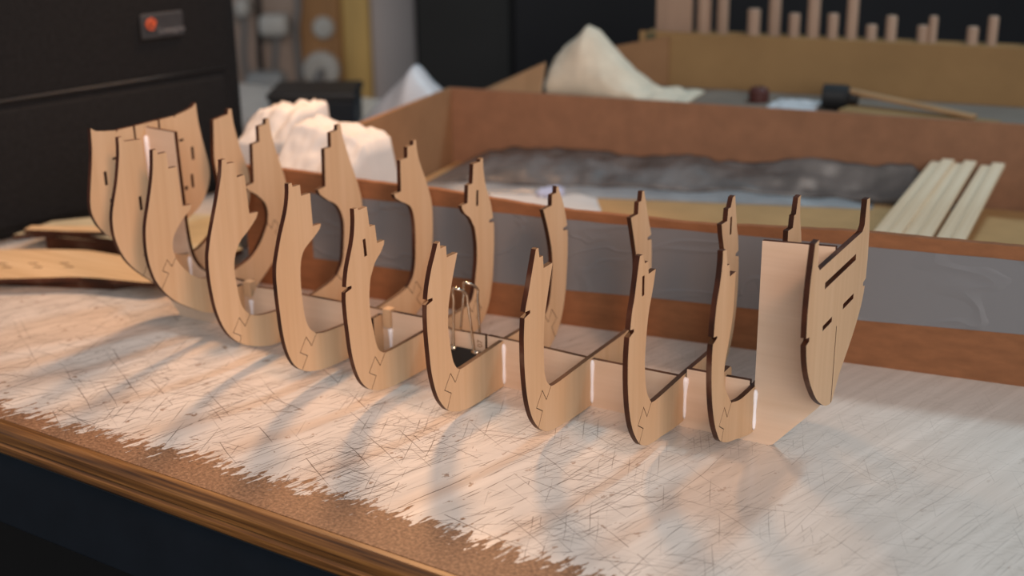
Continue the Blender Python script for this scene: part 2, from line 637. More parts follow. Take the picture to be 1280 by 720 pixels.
# ------------------------------------------------------------------ ship model skeleton
T = 2.5
ship = empty('ship_model_skeleton')
tag(ship, 'laser-cut plywood ship hull skeleton with upright ribs standing on the white bench', 'ship model')


def convX(y, z, h):
    return (h, y, z)


def convY(x, z, h):
    return (x, h, z)


# keel: one upright plate along the whole hull
kl = [(-228, 0), (142.6, 0), (144.5, 0.7), (164.5, 23.7), (167.4, 28)] + [
    (167.4, 100.6), (134.4, 98.8), (134.4, 25.6), (132, 25.6), (132, 30.6), (123, 30.4), (119, 30.3), (119, 26), (116, 26), (116, 30.3), (100.6, 30.2), (100.6, 25.4),
    (97, 25.6), (50, 25.4), (20, 26.3), (-8, 26.8), (-10.6, 26.8), (-10.6, 18.4), (-11.9, 18.4), (-11.9, 26.7), (-33, 26.0), (-50, 29.6), (-70.8, 29.6), (-70.8, 20.5),
    (-76.2, 20.5), (-76.2, 29.4), (-154, 28.8), (-166, 28.0), (-169, 22), (-174.6, 22), (-174.6, 30.0), (-178, 30.4)] + \
    smooth_path([(-200, 31), (-206, 32), (-211, 35.5), (-214.6, 42), (-216.6, 55), (-217.2, 72), (-218.2, 100), (-218.4, 113.6)], 4) + \
    [(-246.5, 114.6)] + smooth_path([(-246.5, 46), (-244, 30), (-238, 13), (-228, 0)], 4)[:-1]
bm = plate_bm(kl, [], convY, -T / 2, T / 2)
keel = obj('keel', bm, [PLYX, CHAR], ship)



def text_mesh(name, body, size, M, mat, parent, thick=0.0004):
    cu = bpy.data.curves.new(name, 'FONT')
    cu.body = body
    cu.size = size
    cu.extrude = thick
    cu.align_x = 'CENTER'
    tmp = bpy.data.objects.new('tmp', cu)
    COL.objects.link(tmp)
    bpy.context.view_layer.update()
    me = bpy.data.meshes.new_from_object(tmp.evaluated_get(bpy.context.evaluated_depsgraph_get()))
    bpy.data.objects.remove(tmp)
    me.transform(M)
    me.name = name
    return link(name, me, [mat], parent)


eng = text_mesh('engraved_number', '07', 0.0042, Matrix.Translation((-0.0138, -0.00125, 0.0215)) @ Matrix.Rotation(R(90), 4, 'X') @ Matrix.Rotation(R(90), 4, 'Z'),
                simple('engraved_brown', (0.25, 0.12, 0.055, 1), 0.7), keel, 0.00012)
eng['label'] = 'small engraved number'

FRAMES = {
    'J': dict(x=134.6, out=[(-50.4, 107.6), (-50.3, 103.7), (-51.2, 97.6), (-52.8, 92), (-54.4, 88), (-55.5, 83.7), (-56.6, 76.9), (-57.0, 71.6)],
              low=[(-57.6, 68.6), (-58.0, 62), (-57.7, 55), (-56.7, 46.8), (-54.9, 38.7), (-51.7, 29.8), (-47.8, 23.2), (-44, 18.6), (-36, 14.4), (-26, 11.4), (-16.7, 8.7), (-8, 6.2), (0, 5)],
              notch=(-53.0, 71.0, 70.0), top=[(-46.4, 107.2), (-44.5, 99.5), (-42.1, 99.6), (-41.0, 93.7), (-34.2, 94)],
              inn=[(-34.4, 88.3), (-35, 76.8), (-36, 71), (-38, 65.3), (-40.5, 59.3), (-42.4, 53.9), (-42.6, 47.7), (-39.6, 40.8), (-32.1, 32.2)],
              floor=[(-22.7, 29.6), (-14.1, 28.7), (0, 28.4)]),
    'I': dict(x=99.7, out=[(-55.9, 101.8), (-57.6, 95.8), (-59.3, 89.2), (-60.8, 83.6), (-62.3, 80), (-63.4, 76), (-64.3, 71.0)],
              low=[(-65.0, 67.8), (-65.6, 63), (-66, 58), (-65.9, 49.2), (-65.1, 40.9), (-63.7, 33.4), (-61.4, 26), (-57.9, 19.4), (-52.4, 12.8), (-46.4, 9.1), (-38, 6.9), (-27.3, 5.8), (-14, 4.0), (0, 3)],
              notch=(-60.5, 70.3, 69.0), top=[(-52.9, 101.6), (-50.5, 97), (-47.2, 97.1), (-46.5, 91.1), (-39, 91.2)],
              inn=[(-40.6, 85.3), (-43, 79.3), (-45.4, 73.3), (-46.9, 66.2), (-47.8, 58.9), (-48.3, 52.3), (-48, 45.8), (-46.8, 38.9), (-44.6, 33.5), (-40.2, 28)],
              floor=[(-32.1, 27.2), (0, 27.6)], slot=[(-53, 91.8), (-50.7, 91.8), (-50.7, 82.7), (-53, 82.7)]),
    'H': dict(x=50.0, out=[(-57.2, 97.9), (-59.6, 91.8), (-61.9, 85.7), (-64.3, 79.4), (-66.4, 74.6), (-67.4, 71.6)],
              low=[(-67.9, 68.9), (-68.3, 65), (-68.7, 60), (-68.7, 55.1), (-68.5, 47.3), (-67.8, 39.9), (-66.5, 31.6), (-64.4, 24.1), (-61.4, 17.6), (-57.7, 12.7), (-53.9, 9.1), (-48.1, 5.6), (-41.5, 3.8), (-32.1, 2.8), (-20.9, 1.6), (0, 0.6)],
              notch=(-62.9, 71.2, 69.8), top=[(-55, 98), (-54.1, 93.3), (-50.8, 93.2), (-50.3, 87.2), (-41.8, 87.3)],
              inn=[(-43.7, 81.5), (-46.1, 74.6), (-48, 68.7), (-49.5, 63.5), (-50.4, 54.6), (-50.5, 47.9), (-50.3, 40.7), (-49.5, 35.1), (-47.2, 30.2), (-43.7, 27.2)],
              floor=[(-36.1, 26.4), (0, 26.6)]),
    'G': dict(x=-1.0, out=[(-59.0, 93.6), (-61.3, 89.1), (-64, 84.3), (-66.3, 79), (-68, 74), (-69, 69.4)],
              low=[(-69.4, 66.8), (-69.8, 62.4), (-69.8, 55.8), (-69.4, 49.6), (-68.8, 42.7), (-67.7, 33.6), (-65.4, 24.6), (-62.3, 17.2), (-58, 11.3), (-54, 7.7), (-49, 5.0), (-41.5, 2.6), (-32, 1.4), (-20, 0.8), (0, 0.4)],
              notch=(-64.6, 69.0, 67.6), top=[(-57, 94.2), (-56.6, 90.7), (-51.9, 90.7), (-51.5, 85), (-42.3, 84.8)],
              inn=[(-44.5, 79.7), (-47.2, 73.2), (-49.7, 66), (-51.5, 59.2), (-52.2, 50), (-51.3, 43.3), (-50.1, 36.8), (-48.4, 31), (-45.6, 26.9), (-42.9, 25.2)],
              floor=[(-36, 25.0), (0, 25.8)]),
    'F': dict(x=-48.0, out=[(-59, 104.2), (-59.1, 98.8), (-60, 92.6), (-61.7, 87.1), (-64.1, 81.7), (-66.2, 76.8), (-67.7, 71.4), (-68.4, 67.6)],
              low=[(-69, 65.0), (-69.4, 60.5), (-69.0, 51.2), (-68.4, 45.7), (-67.6, 37.8), (-66.4, 30.5), (-64, 22.5), (-60.5, 15.5), (-55.5, 10.2), (-49, 6.6), (-40, 4.2), (-30, 3), (-16, 2.2), (0, 1.8)],
              notch=(-64.2, 67.3, 65.9), top=[(-56.2, 104.1), (-55.8, 102.8), (-48.8, 102.9), (-47.5, 92.5), (-43.1, 92.3), (-42, 82.7), (-36, 82.6)],
              inn=[(-36.4, 80.7), (-39.3, 77.3), (-42.6, 75), (-45, 72.7), (-47.2, 69.2), (-48.9, 66.1), (-50.3, 58.7), (-50.5, 51.9), (-50, 45.5), (-48.8, 40.2), (-47.9, 35.8), (-46.6, 30.7), (-44, 26.3), (-39.9, 23.8)],
              floor=[(-30, 23.2), (0, 23.0)], slot=[(-53.5, 87.5), (-51.3, 87.6), (-50.6, 78.7), (-52.8, 78.6)]),
    'E': dict(x=-90.0, out=[(-55.7, 110.8), (-56.3, 105.3), (-58.1, 98.6), (-61, 92.2), (-63.9, 86.4), (-66, 81.2), (-67.6, 77), (-69, 72.7), (-69.8, 66.7), (-69.8, 61), (-69.5, 53.6), (-69.1, 48.7), (-68.2, 37.8), (-66.1, 27.2), (-62.5, 18.7), (-57, 12.8), (-49, 8.7), (-38, 6), (-25, 4.8), (-12, 4.2), (0, 4)],
              top=[(-53.3, 110.8), (-52.8, 108.6), (-47.1, 108.4), (-46.8, 102.6), (-39.7, 102.4), (-39.2, 84.9), (-32.6, 84.6)],
              inn=[(-33.7, 82.2), (-38.8, 79.1), (-43.7, 76.7), (-47.1, 74.6), (-49.7, 71), (-51.2, 64.9), (-51.6, 57), (-51.2, 48.9), (-50.3, 40), (-47.5, 32.4), (-42, 27.4)],
              floor=[(-34, 25.6), (-20, 24.4), (0, 23)]),
    'D': dict(x=-138.0, out=[(-49.8, 116.4), (-51.1, 109.1), (-53.2, 103.2), (-56.2, 95.2), (-59.5, 87.2), (-62.7, 79.3), (-64.6, 73.3), (-65.8, 68.5), (-66.2, 59.8), (-65.4, 49.7), (-63.6, 39.2), (-60.3, 29.9), (-55.5, 22.1), (-48, 15.2), (-39.1, 10.4), (-29.6, 7), (-19.6, 4.9), (0, 4)],
              top=[(-46.8, 116.3), (-46.3, 113.6), (-40.2, 113.2), (-39.8, 105), (-33.8, 105.1), (-32.6, 83.6), (-25.7, 82.9)],
              inn=[(-27.3, 80), (-33.8, 75.2), (-40.4, 71.4), (-44.4, 67), (-46.9, 61.6), (-47.6, 56), (-46.7, 47.3), (-44.3, 35.5), (-38.6, 28.5)],
              floor=[(-31, 25.6), (-17.5, 23.6), (0, 22)]),
    'C': dict(x=-189.0, out=[(-47.2, 115.6), (-48.4, 106.7), (-50.3, 98.6), (-54, 87.5), (-56.7, 80), (-58.4, 73), (-59, 64.1), (-58.4, 56.5), (-57.1, 51), (-54.8, 44.4), (-49.9, 36.9), (-44.7, 31.2), (-39.3, 26.6), (-28.5, 19.6), (-20.9, 15.4), (-10, 11.5), (0, 9.5)],
              top=[(-44.4, 115.6), (-43.9, 112.8), (-37.6, 112.6), (-37.2, 103.5), (-31, 103.2), (-29.6, 80.5), (-22.3, 79.8)],
              inn=[(-24, 77.2), (-30.9, 72.9), (-36.4, 68), (-38.9, 64.4), (-40, 58.9), (-38.8, 53)],
              floor=[(-33, 45), (-26, 38.8), (-18, 35), (0, 31.5)]),
    'B': dict(x=-216.0, out=[(-45.1, 119.4), (-46.1, 109.4), (-49.6, 95.6), (-53, 86.3), (-55.1, 80), (-56.1, 73.5), (-55.8, 66.6), (-53.8, 59.2), (-50, 51.5), (-44.5, 44.5), (-36, 36.5), (-25, 28), (-12, 20.5), (0, 16)],
              top=[(-42.4, 119.4), (-41.6, 116.6), (-29, 115.4)],
              inn=[(-27.8, 104), (-26.8, 91.6), (-28.5, 80), (-30, 70), (-29.6, 62), (-26, 54)],
              floor=[(-17, 47), (-8, 42.5), (0, 41)], slot=[(-35.5, 84), (-33.4, 84), (-33.4, 76), (-35.5, 76)]),
}
DOV = [(-4.5, -5.2), (-8.4, 0.9), (-14.0, -5.8), (-8.3, -9.5)]


def mirror(pts, s):
    return [(s * -1 * p[0], p[1]) for p in pts]      # profiles are written for the y < 0 (near) side


def offset_line(pts, w):
    """Polyline moved sideways by w with mitred corners."""
    out = []
    for i, p in enumerate(pts):
        ns = []
        for a, b in ((i - 1, i), (i, i + 1)):
            if a >= 0 and b < len(pts):
                dx, dy = pts[b][0] - pts[a][0], pts[b][1] - pts[a][1]
                l = math.hypot(dx, dy) or 1
                ns.append((dy / l, -dx / l))
        nx, ny = sum(q[0] for q in ns), sum(q[1] for q in ns)
        l = math.hypot(nx, ny) or 1
        nx, ny = nx / l, ny / l
        k = w / max(0.45, nx * ns[0][0] + ny * ns[0][1])
        out.append((p[0] + nx * k, p[1] + ny * k))
    return out


for key in 'ABCDEFGHIJ':
    if key == 'A':
        continue
    f = FRAMES[key]
    x1 = f['x']
    x0 = x1 - T
    upper = smooth_path(f['out'], 4)
    if 'low' in f:
        ny_, nt_, nb_ = f['notch']
        outer = upper + [(ny_, nt_), (ny_, nb_)] + smooth_path(f['low'], 4)
    else:
        outer = upper
    inner = smooth_path(f['inn'], 4)
    c0 = f['inn'][-1]
    k = 0.75 if key in 'BC' else 1.0
    dov = [(c0[0] + a * k, c0[1] + b * k) for a, b in DOV]
    e = (c0[0] - 12.3 * k, c0[1] - 16 * k)
    lowpart = [i for i, p in enumerate(outer) if p[1] < c0[1] + 2]
    ji = min(lowpart, key=lambda i: (outer[i][0] - e[0]) ** 2 + (outer[i][1] - e[1]) ** 2)
    ji = min(ji, len(outer) - 3)
    joint = [c0] + dov + [outer[ji]]
    ja, jf = offset_line(joint, 0.19), offset_line(joint, -0.19)
    arm = outer[:ji] + ja[::-1] + inner[::-1][1:] + f['top'][::-1]
    fl_half = jf + outer[ji + 1:]
    fltop = smooth_path([c0] + f['floor'], 4)
    half = fltop[::-1][:-1] + fl_half                  # centre top -> corner -> joint -> centre bottom
    fl = half + [(-p[0], p[1]) for p in half[::-1]]
    fr = obj('frame', plate_bm(fl, [], convX, x0, x1), [PLY, CHAR], ship)
    for s in (1, -1):
        hl = [[(s * p[0], p[1]) for p in f['slot']]] if 'slot' in f else []
        obj('frame_arm', plate_bm([(s * p[0], p[1]) for p in arm], hl, convX, x0, x1), [PLY, CHAR], fr)
    # bead of white glue in the corner between frame and keel
    zt = f['floor'][-1][1] - 1.5
    zb = f['out'][-1][1] + 2 if 'low' not in f else f['low'][-1][1] + 1.5
    bm = bmesh.new()
    rr = 1.0
    zs = [zb + (zt - zb) * t for t in (0, 0.06, 0.2, 0.45, 0.7, 0.9, 0.97, 1.0)]
    rs = [0.3, 0.8, 1.0, 0.8, 1.0, 1.25, 0.9, 0.3]
    if key == 'I':
        rs = [0.3, 0.7, 0.9, 0.8, 1.1, 1.7, 1.5, 0.4]
    tube(bm, [(x1 + 0.5, -T / 2 - 0.5, z) for z in zs], rs, 10)
    obj('glue_bead', bm, GLUE, fr, True)

# bow frame A: a closed plate with slots
xa = -241.0
oa = smooth_path([(-41.5, 121.4), (-42.1, 110.5), (-44, 99.4), (-46.6, 88), (-48, 79.8), (-47.6, 73.6), (-45, 67.2), (-41.7, 62.5), (-36, 57), (-21, 51), (0, 47)], 4)
ta = [(-38, 119.2), (-32, 118), (-23.4, 116.8), (-23.2, 115.6), (-22, 116.8), (-10.6, 116.7), (-10.4, 108.3), (-9, 108.3), (-9, 116.7), (-1.4, 116.7)]
half = ta[::-1] + oa
pl = half + [(-p[0], p[1]) for p in half[::-1]]


def rect(y0, y1, z0, z1):
    return [(y0, z0), (y1, z0), (y1, z1), (y0, z1)]


holes = []
for s in (1, -1):
    holes.append([(s * p[0], p[1]) for p in rect(-36, -33.8, 87.5, 95.5)])
    holes.append([(s * p[0], p[1]) for p in rect(-33.6, -31.4, 70.5, 79)])
    holes.append([(s * p[0], p[1]) for p in rect(-28.4, -24.6, 100.6, 102)])
    holes.append([(s * (-26.8 + 1.4 * math.cos(a * math.pi / 6)), 71.5 + 1.4 * math.sin(a * math.pi / 6)) for a in range(12)])
bow = obj('bow_frame', plate_bm(pl, holes, convX, xa - T, xa), [PLY, CHAR], ship)
bm = bmesh.new()
tube(bm, [(xa + 0.6, -T / 2 - 0.7, z) for z in (56, 58, 70, 90, 105, 109, 110)], [0.3, 1, 1.3, 1.5, 1.6, 1.3, 0.3], 10)
obj('glue_bead', bm, GLUE, bow, True)

# mast steps: little cross plates let into the keel, with a square key
for xm, half_w, z0_, z1_ in ((-77.0, 9.4, 5.0, 27.2), (-175.4, 9.0, 6.0, 28.4), (120.0, 6.5, 13.0, 33.4)):
    if xm > 0:
        po = [(-6.4, 20), (6.4, 20), (6.4, 32), (4.6, 33.4), (-4.6, 33.4), (-6.4, 32)]
        po = [(-3.6, 14), (3.6, 14), (6.6, 24), (6.6, 31.6), (5.0, 33.2), (-5.0, 33.2), (-6.6, 31.6), (-6.6, 24)]
    else:
        po = [(-half_w, z0_), (half_w, z0_), (half_w, z1_), (-half_w, z1_)]
    ms = obj('mast_step', plate_bm(po, [], convX, xm - T, xm), [PLY, CHAR], ship)
for xk in (-73.5, -171.8):
    bm = plate_bm([(-2.6, 20.5 if xk > -100 else 22), (2.6, 20.5 if xk > -100 else 22), (2.6, 30.8), (-2.6, 30.8)], [], convX, xk - 2.4, xk + 2.4)
    ks = obj('mast_key', bm, [PLY, PLY], ship)
    bm = bmesh.new()
    tube(bm, [(xk + 1.6, -T / 2 - 0.3, z) for z in (6, 7, 12, 17, 19.6, 20)], [0.3, 0.7, 0.9, 1.3, 1.5, 0.6], 10)
    obj('glue_bead', bm, GLUE, ks, True)

# transom at the stern
oK = smooth_path([(-40.4, 113), (-42.2, 104), (-43.8, 95), (-44.6, 83), (-44.2, 73.2)], 4) + [(-40, 72.4), (-40, 70.6)] + \
    smooth_path([(-43.6, 69.8), (-41.8, 62.5), (-38, 54.5), (-31.5, 46), (-22.5, 37.2), (-11, 30), (-4, 27.6), (-1.2, 27.2)], 4)
tK = [(-35.4, 113.4), (-34.4, 101.6), (-31.5, 99.2)]
oF = [(40.4, 113), (42.2, 104), (43.8, 95), (44.6, 83), (44.0, 73.2), (40, 72.4), (40, 70.6), (43.2, 69.8)] + \
    smooth_path([(43.2, 69.6), (41.6, 65), (37.4, 58.6), (28, 49.8), (18, 42.6), (11, 37.6), (5.5, 32), (2.2, 28.2), (1.2, 27.4)], 4)
half = tK[::-1] + oK
pl = half + [(-0.45, 27.0), (-0.45, 64), (0.45, 64), (0.45, 27.0)] + oF[::-1] + [(-p[0], p[1]) for p in tK]
holes = [rect(-22.4, 23.6, 88.0, 91.0), rect(-21.4, -8.2, 68.8, 71.2), rect(8.2, 24.6, 69.2, 71.8)]
obj('transom', plate_bm(pl, holes, convX, 170 - T, 170), [PLY, CHAR], ship)

# ------------------------------------------------------------------ binder clip on the keel
clip = empty('binder_clip', (-24, 0, 0))
tag(clip, 'black binder clip with nickel wire handles gripping the keel between two ribs', 'binder clip')
bm = bmesh.new()
# folded sheet-metal body: two lips closing on the keel, wide spine below
pts = [(-1.75, 17.6), (-2.6, 17.4), (-6.6, 3.2), (-6.2, 1.4), (-5.0, 0.9), (5.0, 0.9), (6.2, 1.4), (6.6, 3.2), (2.6, 17.4), (1.75, 17.6), (1.6, 16.6), (5.4, 3.2), (5, 2.2), (-5, 2.2), (-5.4, 3.2), (-1.6, 16.6)]
bm2 = plate_bm(pts, [], convX, -9.5, 9.5)
for fc in bm2.faces:
    fc.material_index = 0
obj('clip_body', bm2, [BLACKP], clip)
for s in (-1, 1):
    bm = bmesh.new()
    for q in (-7.2, 7.2):                                   # rolled lip hinges
        tube(bm, [(q - 2.2, s * 2.9, 16.9), (q + 2.2, s * 2.9, 16.9)], 1.3, 8)
    lean = 2.6 * s
    leg = []
    zt = 51.0
    W0, W1 = 6.6, 3.9
    left = [(-W0 - 1.5, s * 2.9, 16.9), (-W0, s * 2.9, 17.2), (-W0 + 0.4, s * 3.1, 20), (-5.4, s * 4.0, 32), (-W1 - 0.4, s * 4.8, 44), (-W1 - 0.5, s * 5.2, 47.5)]
    arc = []
    for a in range(0, 181, 15):
        aa = math.radians(180 - a)
        u = math.sin(aa)
        arc.append((math.cos(aa) * (W1 + 0.5), s * 5.2 - 4.5 * u * u, 47.5 + 5.6 * u))
    path = left + arc[1:-1] + [(-p[0], p[1], p[2]) for p in left[::-1]]
    path = smooth_path(path, 2)
    tube(bm, path, 0.72, 8)
    obj('wire_handle', bm, STEEL, clip, True)

# ------------------------------------------------------------------ cardboard tray with duct tape
tray = empty('cardboard_tray', BF(0, 0), BOX_RZ)
tag(tray, 'long low brown cardboard tray with grey tape band, standing behind the ship skeleton', 'box')
D0, D1, OF, HT = -215.0, 345.0, 300.0, 74.0
bm = bmesh.new()
# front wall with a slightly wavy torn top edge
nseg = 90
rows = []
for i in range(nseg + 1):
    d_ = D0 + (D1 - D0) * i / nseg
    wob = 0.9 * noise.noise((d_ * 0.02, 3.3, 0)) + 0.35 * noise.noise((d_ * 0.15, 1.3, 0)) + (4.0 * (-(d_ + 60) / 155.0) if d_ < -60 else 0)
    zt = HT + wob - 3.4 * math.exp(-((d_ + 0) / 55.0) ** 2) - 3.6 * math.exp(-((d_ - 80) / 60.0) ** 2)
    rows.append([bm.verts.new((d_, 0, 0)), bm.verts.new((d_, 0, zt)), bm.verts.new((d_, 3.4, zt + 0.3)), bm.verts.new((d_, 3.4, 0))])
for a, b in zip(rows, rows[1:]):
    for k in range(4):
        fc = bm.faces.new((a[k], b[k], b[(k + 1) % 4], a[(k + 1) % 4]))
        fc.material_index = 1 if k == 2 else 0
bm.faces.new(rows[0])
bm.faces.new(rows[-1][::-1])
obj('front_wall', bm, [CARD, CARDIN], tray)
bm = bmesh.new()
box(bm, D0, D1, OF, OF + 3.4, 0, 76, 0.4)
obj('back_wall', bm, simple('brown_cardboard_inner', (0.235, 0.118, 0.066, 1), 0.85, 60, 0.12), tray)
for dd in (D0, D1 - 3.4):
    bm = bmesh.new()
    box(bm, dd, dd + 3.4, 3.4, OF, 0, 76, 0.4)
    obj('end_wall', bm, CARDB, tray)
bm = bmesh.new()
box(bm, D0 + 3.4, D1 - 3.4, 3.4, OF, 0, 3)
obj('tray_floor', bm, CARDIN, tray)
bm = bmesh.new()
random.seed(4)
nseg = 60
rows = []
for i in range(nseg + 1):
    d_ = -166 + (D1 - 2 + 166) * i / nseg
    zb = 21.6 + 0.5 * math.sin(d_ * 0.03) + (5.0 * (d_ / 200.0) if d_ > 0 else 0)
    zt = 64.2 + 0.4 * noise.noise((d_ * 0.05, 0, 0)) + (2.4 * (d_ / 200.0) if d_ > 0 else 0)
    rows.append([bm.verts.new((d_, -0.35, zb)), bm.verts.new((d_, -0.35, zt)), bm.verts.new((d_, 0.02, zt)), bm.verts.new((d_, 0.02, zb))])
for a, b in zip(rows, rows[1:]):
    for k in range(4):
        bm.faces.new((a[k], b[k], b[(k + 1) % 4], a[(k + 1) % 4]))
bm.faces.new(rows[0])
bm.faces.new(rows[-1][::-1])
tag(obj('tape_band', bm, TAPE, tray), 'band of grey duct tape')

# flat pad of cardboard in the tray
bm = bmesh.new()
box(bm, D0 + 8, D1 - 8, 8, OF - 3, 3.1, 14, 0.6, 1)
tag(obj('cardboard_pad', bm, CARDIN, None, loc=BF(0, 0), rz=BOX_RZ), 'flat tan cardboard pad lying inside the long tray under the paper', 'cardboard')

# paper lying in the tray
sheet = bmesh.new()


def quad_uv(p00, p10, p11, p01):
    def f(u, v):
        x = (1 - u) * (1 - v) * p00[0] + u * (1 - v) * p10[0] + u * v * p11[0] + (1 - u) * v * p01[0]
        y = (1 - u) * (1 - v) * p00[1] + u * (1 - v) * p10[1] + u * v * p11[1] + (1 - u) * v * p01[1]
        return x, y
    return f


pap = empty('paper_sheet', BF(-70, 180, 14.1))
tag(pap, 'white paper sheet with a pale blue mark lying flat in the cardboard tray', 'paper')
q = quad_uv(BF(-128, 186)[:2], BF(-40, 188)[:2], BF(-62, 236)[:2], BF(-170, 276)[:2])
px_, py_, _ = BF(-70, 180)


def ph(u, v):
    return 0.5 + 2.5 * max(0, noise.noise((u * 3, v * 3, 5.0))) + 3.0 * max(0, u - 0.85) * 6 * noise.noise((v * 6, 2, 1))


bm = heap_bm(lambda u, v: (q(u, v)[0] - px_, q(u, v)[1] - py_), 0.0, lambda u, v: ph(u, v), 26, 26)
obj('sheet', bm, PAPER, pap, True)
bm = bmesh.new()
cx_, cy_ = BF(-92, 222)[0] - px_, BF(-92, 222)[1] - py_
ring = [(cx_ + 11 * math.cos(a * math.pi / 8) * (1 - 0.35 * (a % 2)), cy_ + 14 * math.sin(a * math.pi / 8) * (1 - 0.2 * (a % 3 == 0)), 0) for a in range(16)]
bm = plate_bm([(p[0], p[1]) for p in ring], [], lambda u, v, h: (u, v, h), 1.5, 4.2)
obj('printed_mark', bm, [BLUEINK, BLUEINK], pap)

# crumpled film along the back of the tray, lying on the cardboard pad
def film_edge(u):
    d_ = -200 + 395 * u
    return d_, 244 + 0.20 * (d_ - 36)


def film_h(u, v):
    e = min(1, u * 12, (1 - u) * 12)
    return 14 + e * (4 + (13 + 10 * u) * v + 5 * noise.noise((u * 9, v * 1.5, 2.0)) + 3 * noise.noise((u * 30, v * 4, 7.0)))


def film_xy(u, v):
    d_, o0 = film_edge(u)
    o0 = min(o0 + 26, 282)
    return BF(d_, o0 + (297 - o0) * v)[:2]


bm = heap_bm(film_xy, 14.0, film_h, 110, 14)
tag(obj('plastic_film', bm, FILM, None, True), 'crumpled grey plastic film heaped along the back of the cardboard tray', 'plastic film')


def film2_h(u, v):
    return 14.2 + (4 + 3 * noise.noise((u * 12, v * 2, 12.0))) * math.sin(math.pi * (0.05 + 0.9 * v)) * min(1, u * 12, (1 - u) * 12)


def film2_xy(u, v):
    d_, o0 = film_edge(u * 0.86)
    o1 = min(o0 + 25, 281)
    return BF(d_, o0 + (o1 - o0) * v)[:2]


bm = heap_bm(film2_xy, 14.0, film2_h, 90, 10)
tag(obj('plastic_film', bm, FILMB, None, True), 'pale blue plastic film strip lying in front of the grey film in the tray', 'plastic film')

# pale wood strips leaning from the tray floor against its back wall
places = ['leftmost', 'second from left', 'third from left', 'fourth from left', 'fifth from left', 'rightmost']
for i in range(6):
    a = Vector(BF(143 + i * 10.5, 22, 16.4))
    b = Vector(BF(180 + i * 7.5 + (4 if i > 3 else 0), 290, 46.0 + 2.4 * (i % 2)))
    mid = (a + b) / 2
    t = (b - a)
    ln = t.length
    zx = t.normalized()
    sx_ = zx.cross(Vector((0, 0, 1))).normalized()
    uz = sx_.cross(zx)
    bm = bmesh.new()
    box(bm, -4.3, 4.3, -ln / 2, ln / 2, -1.5, 1.5, 0.3, 1)
    o = obj('wood_strip', bm, STRIP, None)
    mw = Matrix((sx_, zx, uz)).transposed().to_4x4()
    mw.translation = mid * MM
    o.matrix_world = mw
    tag(o, 'pale wooden strip leaning in the cardboard tray, ' + places[i] + ' of six', 'wood strip', 'wooden strips leaning in the tray')


# white crumpled papers at the left end of the tray
def wh(u, v):
    base = 97 - 10 * u + 4 * noise.noise((u * 5, v * 3, 1.0)) + 2 * noise.noise((u * 14, v * 9, 4.0))
    return 14 + (base - 14) * min(1, 0.72 + v * 0.6) * min(1, (1 - u) * 5 + 0.45, u * 8 + 0.5)


bm = heap_bm(lambda u, v: BF(-208 + 66 * u, 14 + 62 * v)[:2], 14.0, wh, 36, 30)
tag(obj('crumpled_paper', bm, PAPER, None, True), 'crumpled white paper bundle standing in the left end of the cardboard tray', 'paper')


def wh2(u, v):
    base = 66 - 12 * u + 5 * noise.noise((u * 4, v * 4, 9.0))
    return 14 + (base - 14) * min(1, 0.5 + v * 0.9) * min(1, (1 - u) * 4 + 0.3, u * 8 + 0.5)


bm = heap_bm(lambda u, v: BF(-138 + 62 * u, 30 + 60 * v)[:2], 14.0, lambda u, v: wh2(u, v) * 0.72, 30, 26)
tag(obj('crumpled_paper', bm, PAPER, None, True), 'low crumpled white paper in the cardboard tray, right of the tall paper bundle', 'paper')

def wh3(u, v):
    base = 92 + 5 * u + 4 * noise.noise((u * 5, v * 3, 21.0)) + 2 * noise.noise((u * 14, v * 9, 24.0))
    return base * min(1, 0.8 + v * 0.5) * min(1, (1 - u) * 6 + 0.5, u * 6 + 0.6)


bm = heap_bm(lambda u, v: BF(-266 + 46 * u, 62 + 60 * v)[:2], 0.0, wh3, 26, 26)
tag(obj('crumpled_paper', bm, PAPER, None, True), 'white paper bundle standing on the bench just left of the tray end', 'paper')

# ------------------------------------------------------------------ laser-cut offcut sheets at the left
def cut_sheet(name, corners, z0_, z1_, slots, mat):
    return obj(name, plate_bm(corners, slots, lambda u, v, h: (u, v, h), z0_, z1_), [mat, CHAR], None)


def rslot(cx, cy, a, w, h):
    c, s = math.cos(a), math.sin(a)
    return [(cx + c * x - s * y, cy + s * x + c * y) for x, y in ((-w, -h), (w, -h), (w, h), (-w, h))]


s1 = smooth_path([(-420, -62), (-350, -18), (-318, 2), (-290, 10), (-270, 15), (-262, 24), (-266, 34), (-290, 46), (-345, 47), (-372, 40), (-430, 8), (-470, -25)], 4)
bm = plate_bm([(-440, -40), (-300, 14), (-285, 34), (-380, 30), (-450, -20)], [], lambda u, v, h: (u, v, h), 0, 6.5)
tag(obj('plywood_offcut', bm, [SHEET, CHAR], None), 'small plywood offcut under the slotted sheet at the left end of the bench', 'plywood sheet', 'laser-cut plywood leftovers')
tag(cut_sheet('plywood_offcut', s1, 6.5, 9.5, [rslot(-340 - 9 * k, 14 - 5 * k + (k % 2) * 9, 0.45, 3.2, 0.9) for k in range(9)], SHEET),
    'tan plywood offcut sheet with rows of small cut slots, nearest the bag, rounded corner', 'plywood sheet', 'laser-cut plywood leftovers')
PALE = simple('pale_grey_offcut', (0.40, 0.37, 0.26, 1), 0.7, 60, 0.12)
s2 = [(-425, 40), (-395, 62), (-355, 66), (-300, 58), (-262, 66), (-258, 90), (-330, 150), (-392, 120), (-428, 78)]
tag(cut_sheet('plywood_offcut', s2, 9.5, 12.5, [rslot(-345, 88, 0.3, 18, 5), rslot(-386, 84, 0.9, 14, 3), rslot(-310, 80, 0.1, 10, 3)], PALE),
    'pale grey-tan plywood leftover lying behind the ship bow below the black bag', 'plywood sheet', 'laser-cut plywood leftovers')
